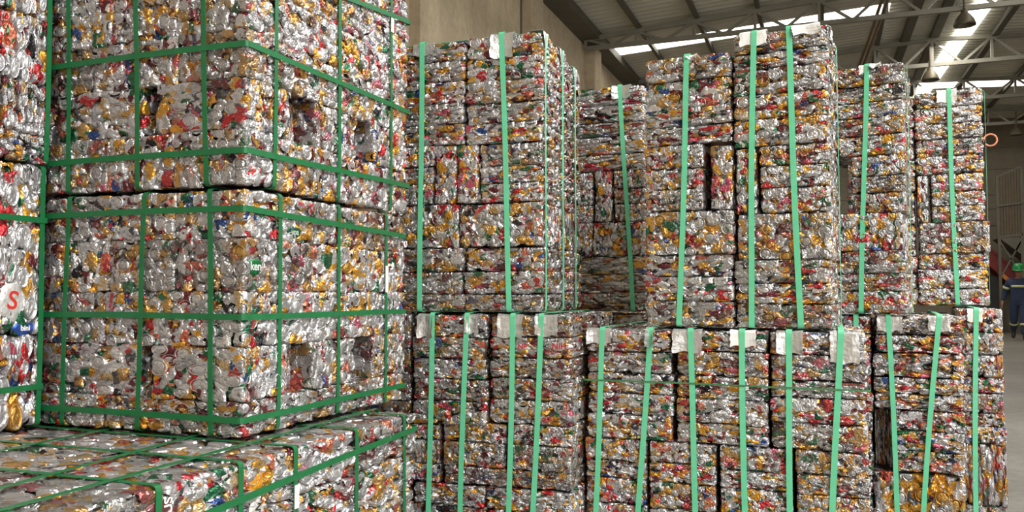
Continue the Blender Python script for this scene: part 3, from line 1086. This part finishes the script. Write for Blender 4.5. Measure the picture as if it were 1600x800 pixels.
# their neighbours further left, seen only through the narrow gap
for lab, z0, zs in (('lower bale behind the left edge bales, hidden but for a dark gap', 0.734, [0.734, 0.86, 0.99, 1.12, 1.25, 1.365]),
                    ('upper bale behind the left edge bales, hidden but for a dark gap', 1.378, [1.378, 1.50, 1.63, 1.76, 1.89, 2.01, 2.135])):
    b = bale(lab, (-2.80, 1.78, z0), 0)
    for a, c in zip(zs[:-1], zs[1:]):
        brick(b, 'block', 0.0, 0.34, 0, 0.60, a - z0, c - z0)
        brick(b, 'block', 0.344, 0.690, 0, 0.30, a - z0, c - z0)
        brick(b, 'block', 0.344, 0.690, 0.302, 0.60, a - z0, c - z0)
# bale at the left edge of the picture
for lab, z0, zs, lev, vy in (
        ('lower bale at the left picture edge, large round can ends and white cans', 0.727, [0.727, 0.98, 1.215, 1.45], (1.30, 0.835), 0.86),
        ('upper bale at the left picture edge, dark red cans high on its side', 1.452, [1.452, 1.53, 1.672, 1.86, 2.03, 2.20], (), 0.865)):
    b = bale(lab, (-2.755, 0.86, z0 + (0.007 if z0 < 1 else 0.016)), 0)
    for i, (a, c) in enumerate(zip(zs[:-1], zs[1:])):
        cuts = [0.0, 0.29, 0.58, 0.872] if z0 < 1 else [0.0, 0.25, 0.50, 0.70 + 0.03 * (i % 2), 0.872]
        for y0, y1 in zip(cuts[:-1], cuts[1:]):
            brick(b, 'block', 0.35, 0.69, y0, y1, a - z0, c - z0)
        brick(b, 'block', 0.0, 0.345, 0.0, 0.872, a - z0, c - z0)
    h = zs[-1] - z0
    for y in (0.25, 0.55, vy):
        strap_cross(b, y, 0.69, h, 0.0155, STRAP_DARK)
    for z in lev:
        strap_level(b, z - z0, z - z0, 0.69, 0.872)
    if z0 < 1: BALE_B = b

# front bale, seen from above
CX0, CX1, CY0, CY1, CZ = -2.76, -1.232, 0.95, 2.39, 0.722
b = bale('low front bale whose flat top fills the lower left corner', (CX0, CY0, 0.0), 0)
cw, cd = CX1 - CX0, CY1 - CY0
us = [0, 0.38, 0.765, 1.15, cw]
ds = [0, 0.36, 0.72, 1.08, cd]
zs = [0, 0.12, 0.24, 0.36, 0.48, 0.60, CZ]
for i in range(6):
    for iu in range(4):
        for jd in range(4):
            if i < 5 and iu < 3: continue
            brick(b, 'block', us[iu], us[iu + 1], ds[jd], ds[jd + 1], zs[i], zs[i + 1], 0.002)
# the hidden lower body of the bale
for iu in range(3):
    brick(b, 'block', us[iu], us[iu + 1], 0, cd, 0, zs[5])
for y in (0.10, 0.35, 0.595, 0.80, 1.085, 1.365):
    strap_cross(b, y, cw, CZ, 0.0165, STRAP_DARK)
for u0, u1 in ((cw - 0.10, cw - 0.14), (cw - 0.23, cw - 0.40), (cw - 0.58, cw - 0.66)):
    pts = []
    for y, z in round_rect(-OFF, cd + OFF, 0.0, CZ + OFF + 0.0015):
        t_ = min(1, max(0, y / cd))
        pts.append((u0 + (u1 - u0) * t_, y, z))
    band('strap', pts, (1, 0, 0), 0.0165, STRAP_DARK, b)
strap_level(b, 0.622, 0.676, cw, cd, 0.0165)
seal(b, cw, 0.80, 0.575, 0.632, 'x')
BALE_C = b

# ------------------------------------------------------------------ cans whose print can still be read


def text_mesh(txt, size, m, parent, mat, bold=0.0):
    cu = bpy.data.curves.new('lettering', 'FONT')
    cu.body = txt
    cu.size = size
    cu.extrude = 0.0004
    cu.offset = bold
    cu.align_x, cu.align_y = 'CENTER', 'CENTER'
    tmp = bpy.data.objects.new('lettering_source', cu)
    COL.objects.link(tmp)
    bpy.context.view_layer.update()
    me = bpy.data.meshes.new_from_object(tmp.evaluated_get(bpy.context.evaluated_depsgraph_get()))
    COL.objects.unlink(tmp)
    bpy.data.objects.remove(tmp)
    me.materials.clear()
    me.materials.append(m)
    o = bpy.data.objects.new('lettering', me)
    o.parent = parent
    o.matrix_local = mat
    return link(o)


def print_can(parent, label, pos, face, ra, rb, col, txt, size, tcol, rot=0.0, txtrot=0.0, dy=0.0):
    """a flattened can skin lying on the bale face, with its lettering"""
    m = simple('printed_can_skin', col, 0.35, 0.5, 0.15, 45, 0.4)
    n, nr = 22, 6
    rg = np.random.default_rng(len(txt) + int(ra * 1e4))
    ph = rg.uniform(0, 6, 4)
    v = [(0, 0, 0.003)]
    for i in range(1, nr + 1):
        r = i / nr
        for k_ in range(n):
            a_ = 2 * PI * k_ / n
            w_ = 1 + r * (0.10 * math.sin(3 * a_ + ph[0]) + 0.06 * math.sin(5 * a_ + ph[1]))
            v.append((ra * r * w_ * math.cos(a_), rb * r * w_ * math.sin(a_), 0.003 * (1 - r ** 2) - (0.004 if i == nr else 0) + 0.0006 * math.sin(9 * a_ + ph[2])))
    f = [(0, 1 + k_, 1 + (k_ + 1) % n) for k_ in range(n)]
    for i in range(nr - 1):
        for k_ in range(n):
            a_, b_ = 1 + i * n + k_, 1 + i * n + (k_ + 1) % n
            f.append((a_, a_ + n, b_ + n, b_))
    o = mesh_obj('printed_can', v, f, m, parent, True)
    base = {'front': Matrix(((1, 0, 0), (0, 0, -1), (0, 1, 0))), 'side': Matrix(((0, 0, 1), (1, 0, 0), (0, 1, 0)))}[face]
    o.matrix_local = Matrix.Translation(pos) @ base.to_4x4() @ Matrix.Rotation(rot, 4, 'Z')
    o['label'] = label
    if txt:
        tm = simple('print_ink', tcol, 0.4, 0, 0.03, 30)
        text_mesh(txt, size, tm, o, Matrix.Translation((0, dy, 0.0036)) @ Matrix.Rotation(txtrot, 4, 'Z'), 0.0006)
    return o


GREEN_C, WHITE_C = srgb(24, 112, 62), (0.78, 0.78, 0.77, 1)
print_can(BALE_AL, 'green can skin with white letters', (WA + 0.0005, 0.045, 1.166 - 0.727), 'side', 0.033, 0.024, GREEN_C, 'ken', 0.031, (0.62, 0.64, 0.62, 1))
print_can(BALE_AL, 'dark green can skin with small white letters', (WA + 0.0005, 0.215, 1.268 - 0.727), 'side', 0.038, 0.019, srgb(30, 86, 66), 'upa', 0.024, (0.36, 0.46, 0.40, 1))
print_can(BALE_C, 'maroon can skin with white letters', (cw + 0.0005, 0.375, 0.672), 'side', 0.052, 0.030, srgb(112, 62, 64), 'VUS', 0.030, (0.80, 0.78, 0.75, 1), 0, PI / 2)
print_can(BALE_C, 'white can skin with black letters', (cw + 0.0005, 0.655, 0.600), 'side', 0.026, 0.040, (0.75, 0.73, 0.68, 1), 'PLN', 0.026, (0.02, 0.02, 0.02, 1), 0, PI / 2 - 0.25)
print_can(BALE_C, 'yellow can skin', (cw + 0.0005, 0.655, 0.668), 'side', 0.030, 0.022, srgb(232, 160, 40), '', 0, (0, 0, 0, 1))
print_can(BALE_L1, 'silver can skin with red letters', (0.575, 0.002, 0.918), 'front', 0.045, 0.016, (0.62, 0.62, 0.63, 1), 'NIH', 0.030, srgb(180, 40, 50))
print_can(BALE_L1, 'silver can skin with red letters', (0.440, 0.002, 0.914), 'front', 0.030, 0.014, (0.66, 0.66, 0.67, 1), 'NP', 0.026, srgb(180, 50, 60))
print_can(BALE_B, 'white can skin with a red curved mark', (0.6905, 0.775, 1.075 - 0.727), 'side', 0.040, 0.055, WHITE_C, 'S', 0.07, srgb(205, 50, 40), 0, -0.2)
print_can(BALE_B, 'silver can skin with blue print', (0.6905, 0.815, 1.0 - 0.727), 'side', 0.036, 0.018, srgb(50, 84, 170), 'bini', 0.02, (0.85, 0.85, 0.85, 1))

# ------------------------------------------------------------------ machinery by the end wall
DRED = simple('dark_red_paint', srgb(120, 42, 40), 0.6, 0, 0.12, 5)
BLACKM = simple('dark_machine_paint', srgb(44, 42, 40), 0.6, 0.1, 0.15, 5)
MESHM = simple('brown_grey_panel', srgb(88, 78, 62), 0.7, 0.1, 0.12, 8)
ORANGE = simple('orange_paint', srgb(205, 130, 40), 0.5, 0, 0.08, 9)
hp = empty('steel_hopper', (4.8, 26.3, 0))
tag(hp, 'tall slatted steel hopper on braced legs in front of the grey end wall', 'hopper')
pm_ = MB()
for i in range(9):
    x = -0.27 + i * 0.0685
    pm_.box(x - 0.031, x + 0.031, -0.02, 0.02, 2.72, 4.36 + 0.22 * (x + 0.27) / 0.55)
pm_.build('slat_panel', MESHM, hp)
fr = MB()
fr.bar((-0.3, 0, 2.68), (-0.3, 0, 4.36), 0.06).bar((0.29, 0, 2.7), (0.29, 0, 4.62), 0.06).bar((-0.3, 0, 4.36), (0.29, 0, 4.62), 0.05)
fr.bar((-0.3, -0.03, 3.55), (1.2, -0.03, 3.72), 0.05).bar((-0.3, 0, 2.68), (0.29, 0, 2.75), 0.06)
fr.build('panel_frame', STEEL_D, hp)
hb = MB()
hb.prism([(-0.28, 2.66), (1.3, 2.66), (1.3, 1.75), (0.75, 1.75)], 'y', -0.02, 1.0)
hb.build('hopper_body', STEEL_D, hp)
for x in (-0.28, 0.27, 1.25):
    MB().bar((x, 0, 0), (x, 0, 2.7), 0.07).build('leg', STEEL_D, hp)
MB().bar((-0.28, 0, 1.55), (0.27, 0, 2.6), 0.04).build('brace', STEEL_D, hp)
MB().bar((-0.28, 0, 2.6), (0.27, 0, 1.55), 0.04).build('brace', STEEL_D, hp)
cv = empty('conveyor', (4.7, 27.3, 0))
tag(cv, 'dark red sloping conveyor chute behind the walking worker', 'conveyor')
c_ = MB()
c_.bar((-0.75, 0, 2.62), (1.1, 0.1, 0.75), 0.6, 0.40)
c_.build('chute', DRED, cv)
MB().bar((-0.62, -0.32, 2.72), (1.2, -0.22, 0.90), 0.03, 0.07).build('side_rail', DRED, cv)
MB().box(-0.75, -0.08, -0.1, 0.5, 0.0, 1.62).build('drive_housing', BLACKM, cv)
MB().bar((-0.12, -0.5, 1.72), (0.22, -0.5, 1.38), 0.07, 0.10).build('guard', ORANGE, cv)
MB().bar((-0.7, 0.0, 0), (-0.7, 0.0, 2.3), 0.08).build('leg', DRED, cv)
ml = MB().box(3.62, 3.90, 13.6, 13.66, 0.0005, 0.002).build('floor_mark', simple('white_floor_paint', (0.6, 0.58, 0.53, 1), 0.7))
tag(ml, 'short white paint mark on the bare concrete floor', 'floor mark')

# ------------------------------------------------------------------ the worker


def skin_mesh(name, nodes, edges, m, parent, levels=2, root=0):
    me = bpy.data.meshes.new(name)
    me.from_pydata([n_[0] for n_ in nodes], edges, [])
    tmp = bpy.data.objects.new(name + '_source', me)
    COL.objects.link(tmp)
    tmp.modifiers.new('skin', 'SKIN')
    sv = me.skin_vertices[0].data
    for i, n_ in enumerate(nodes):
        r = n_[1]
        sv[i].radius = r if isinstance(r, tuple) else (r, r)
        sv[i].use_root = (i == root)
    sb = tmp.modifiers.new('sub', 'SUBSURF')
    sb.levels = sb.render_levels = levels
    bpy.context.view_layer.update()
    out = bpy.data.meshes.new_from_object(tmp.evaluated_get(bpy.context.evaluated_depsgraph_get()))
    COL.objects.unlink(tmp)
    bpy.data.objects.remove(tmp)
    out.materials.clear()
    out.materials.append(m)
    out.polygons.foreach_set('use_smooth', [True] * len(out.polygons))
    o = bpy.data.objects.new(name, out)
    if parent is not None: o.parent = parent
    return link(o)


SKIN_M = simple('skin', srgb(150, 104, 78), 0.55, 0, 0.06, 20)
BLUE_M = simple('navy_coverall_cloth', srgb(40, 52, 78), 0.85, 0, 0.12, 18, 0.4)
REFL = simple('reflective_tape', srgb(196, 196, 140), 0.45, 0, 0.05, 30)
BOOT = simple('black_boot_leather', srgb(34, 32, 32), 0.5, 0, 0.1, 20)
HELM = simple('green_helmet_plastic', srgb(24, 128, 66), 0.3, 0, 0.04, 10)
HAIR = simple('dark_hair', srgb(30, 24, 20), 0.7, 0, 0.1, 40)
EYE = simple('eye', srgb(30, 26, 24), 0.3, 0, 0.02, 40)

# joints, facing -y; the worker's right side is -x
J = dict(pelvis=(0, 0.02, 0.95), belly=(0, 0.01, 1.10), chest=(0, -0.01, 1.32), neck0=(0, -0.02, 1.47), neck=(0.005, -0.05, 1.54),
         skull0=(0.01, -0.075, 1.60), skull=(0.012, -0.075, 1.685), crown=(0.012, -0.065, 1.75))
for s_, sg in (('r', -1), ('l', 1)):
    J['clav' + s_] = (sg * 0.10, -0.01, 1.43)
    J['sho' + s_] = (sg * 0.195, 0.0, 1.41)
    J['hip' + s_] = (sg * 0.095, 0.02, 0.90)
# arms: right arm hangs slightly back, left arm swings forward
J['elbr'], J['wrir'] = (-0.285, 0.07, 1.14), (-0.335, 0.02, 0.90)
J['elbl'], J['wril'] = (0.275, -0.02, 1.14), (0.275, -0.20, 0.95)
# legs: left leg in front and planted, right leg behind pushing off the toe
J['kneer'], J['anker'] = (-0.11, 0.06, 0.50), (-0.12, 0.30, 0.20)
J['kneel'], J['ankl'] = (0.10, -0.12, 0.50), (0.10, -0.16, 0.085)


def hand_nodes(nodes, edges, wrist_i, w, dirv, out, sg):
    """palm, four curled fingers and a thumb, grown from the wrist"""
    d = Vector(dirv).normalized()
    side = Vector(out).normalized()
    side = (side - d * side.dot(d)).normalized()
    nrm = d.cross(side).normalized() * sg
    w = Vector(w)

    def add(p, r, frm):
        nodes.append((tuple(p), r))
        edges.append((frm, len(nodes) - 1))
        return len(nodes) - 1
    palm = add(w + d * 0.05, (0.020, 0.034), wrist_i)
    for k_, (off, ln) in enumerate(((0.030, 0.072), (0.010, 0.082), (-0.010, 0.076), (-0.029, 0.060))):
        a_ = add(w + d * 0.085 + side * off, 0.0105, palm)
        b_ = add(w + d * (0.085 + ln * 0.5) + side * off * 1.1 + nrm * 0.010, 0.0092, a_)
        add(w + d * (0.085 + ln * 0.9) + side * off * 1.1 + nrm * 0.032, 0.0078, b_)
    t1 = add(w + d * 0.035 + side * 0.036 + nrm * 0.008, 0.013, palm)
    t2 = add(w + d * 0.065 + side * 0.056 + nrm * 0.018, 0.0105, t1)
    add(w + d * 0.092 + side * 0.060 + nrm * 0.026, 0.0088, t2)


nodes, edges = [], []
idx_ = {}


def nd(key, r, frm=None):
    nodes.append((J[key], r))
    idx_[key] = len(nodes) - 1
    if frm is not None: edges.append((idx_[frm], idx_[key]))


nd('pelvis', (0.13, 0.10))
nd('belly', (0.125, 0.10), 'pelvis')
nd('chest', (0.145, 0.105), 'belly')
nd('neck0', 0.065, 'chest')
nd('neck', 0.056, 'neck0')
nd('skull0', (0.066, 0.080), 'neck')
nd('skull', (0.078, 0.096), 'skull0')
nd('crown', (0.062, 0.075), 'skull')
for s_ in 'rl':
    nd('sho' + s_, 0.062, 'chest')
    nd('elb' + s_, 0.043, 'sho' + s_)
    nd('wri' + s_, 0.028, 'elb' + s_)
    nd('hip' + s_, 0.088, 'pelvis')
    nd('knee' + s_, 0.056, 'hip' + s_)
    k_ = 'ank' + ('er' if s_ == 'r' else 'l')
    nd(k_, 0.040, 'knee' + s_)
# feet, nose, ears, chin
for key, p, r, frm in (('toer', (-0.125, 0.235, 0.045), 0.036, 'anker'), ('toel', (0.105, -0.31, 0.045), 0.036, 'ankl'),
                       ('nose', (0.012, -0.182, 1.652), 0.013, 'skull'), ('chin', (0.012, -0.150, 1.575), 0.032, 'skull0'),
                       ('earr', (-0.075, -0.065, 1.655), 0.014, 'skull'), ('earl', (0.099, -0.065, 1.655), 0.014, 'skull')):
    J[key] = p
    nd(key, r, frm)
hand_nodes(nodes, edges, idx_['wrir'], J['wrir'], (-0.05, -0.12, -1), (0.1, -1, 0), 1)
hand_nodes(nodes, edges, idx_['wril'], J['wril'], (0.0, -0.45, -0.8), (-0.1, -1, -0.5), -1)
PX, PY = 4.31, 22.9
man = skin_mesh('person', nodes, edges, SKIN_M, None, 2)
man.location = (PX, PY, 0.0)
man.rotation_euler = (0, 0, math.radians(-10.0))
tag(man, 'person in navy coveralls and green hard hat walking towards the camera', 'person')
# coverall, over the body
nodes, edges, idx_ = [], [], {}
nd('pelvis', (0.165, 0.135))
nd('belly', (0.165, 0.135), 'pelvis')
nd('chest', (0.185, 0.140), 'belly')
nd('neck0', (0.085, 0.085), 'chest')
for s_ in 'rl':
    nd('sho' + s_, 0.088, 'chest')
    nd('elb' + s_, 0.067, 'sho' + s_)
    J['cuff' + s_] = tuple(Vector(J['elb' + s_]).lerp(Vector(J['wri' + s_]), 0.86))
    nd('cuff' + s_, 0.050, 'elb' + s_)
    nd('hip' + s_, 0.118, 'pelvis')
    nd('knee' + s_, 0.088, 'hip' + s_)
    a_ = J['anker'] if s_ == 'r' else J['ankl']
    J['hem' + s_] = tuple(Vector(J['knee' + s_]).lerp(Vector(a_), 0.90))
    nd('hem' + s_, 0.078, 'knee' + s_)
cov = skin_mesh('coverall', nodes, edges, BLUE_M, man, 2)


def ring(name, a_, b_, t_, r, hgt, m, sq=1.0):
    """band of tape round a limb"""
    A_, B_ = Vector(a_), Vector(b_)
    c_ = A_.lerp(B_, t_)
    d = (B_ - A_).normalized()
    u = d.cross(Vector((0, 1, 0))).normalized()
    w_ = u.cross(d)
    mb = MB()
    n = 20
    for rr_, hh in ((r, -hgt / 2), (r + 0.004, -hgt / 2), (r + 0.004, hgt / 2), (r, hgt / 2)):
        for k_ in range(n):
            an = 2 * PI * k_ / n
            mb.v.append(tuple(c_ + d * hh + u * rr_ * math.cos(an) + w_ * rr_ * sq * math.sin(an)))
    for i in range(4):
        for k_ in range(n):
            mb.f.append((i * n + k_, i * n + (k_ + 1) % n, ((i + 1) % 4) * n + (k_ + 1) % n, ((i + 1) % 4) * n + k_))
    return mb.build(name, m, cov, True)


ring('reflective_band', (0, -0.01, 1.20), (0, -0.01, 1.42), 0.42, 0.185, 0.055, REFL, 0.80)
for s_ in 'rl':
    ring('reflective_band', J['sho' + s_], J['elb' + s_], 0.55, 0.078, 0.055, REFL)
    a_ = J['anker'] if s_ == 'r' else J['ankl']
    ring('reflective_band', J['knee' + s_], a_, 0.28, 0.088, 0.05, REFL)
# boots
for an_, toe in ((J['anker'], (-0.128, 0.215, 0.042)), (J['ankl'], (0.108, -0.335, 0.050))):
    A_, T_ = Vector(an_), Vector(toe)
    heel = A_ + (A_ - T_) * 0.28 + Vector((0, 0, -0.035))
    skin_mesh('boot', [(tuple(A_ + Vector((0, 0, 0.09))), 0.056), (tuple(A_), 0.056), (tuple(A_.lerp(T_, 0.55)), (0.048, 0.050)), (tuple(T_), (0.044, 0.040)), (tuple(heel), 0.044)],
              [(0, 1), (1, 2), (2, 3), (1, 4)], BOOT, man, 2, 1)
# hard hat, tipped forward
hm = MB()
prof = [(0.138, 0.0), (0.134, 0.012), (0.126, 0.03), (0.120, 0.07), (0.098, 0.115), (0.06, 0.14), (0.0, 0.148)]
hm.lathe(prof, n=28)
b0 = len(hm.v)
for i, an in enumerate(np.linspace(-PI * 0.82, -PI * 0.18, 9)):
    for rr_, zz in ((0.130, 0.006), (0.185 - 0.03 * abs(i - 4) / 4, -0.006), (0.185 - 0.03 * abs(i - 4) / 4, 0.002), (0.130, 0.018)):
        hm.v.append((rr_ * math.cos(an), rr_ * math.sin(an), zz))
for i in range(8):
    for q in range(4):
        r_ = (q + 1) % 4
        hm.f.append((b0 + i * 4 + q, b0 + i * 4 + r_, b0 + i * 4 + 4 + r_, b0 + i * 4 + 4 + q))
ho = hm.build('hard_hat', HELM, man, True)
ho.location = (0.012, -0.075, 1.70)
ho.rotation_euler = (math.radians(14), 0, 0)
MB().lathe([(0.0, -0.055), (0.088, -0.05), (0.092, 0.0), (0.07, 0.03)], n=20).build('hair', HAIR, man, True).location = (0.012, -0.045, 1.70)
for sx_ in (-0.018, 0.042):
    e_ = MB().lathe([(0.0, -0.009), (0.009, -0.005), (0.012, 0.0), (0.009, 0.005), (0.0, 0.009)], n=10).build('eye', EYE, man, True)
    e_.location = (sx_, -0.163, 1.672)
mo = MB().box(-0.024, 0.024, -0.006, 0.006, -0.004, 0.004).build('mouth', simple('lips', srgb(110, 60, 52), 0.5), man)
mo.location = (0.012, -0.166, 1.606)
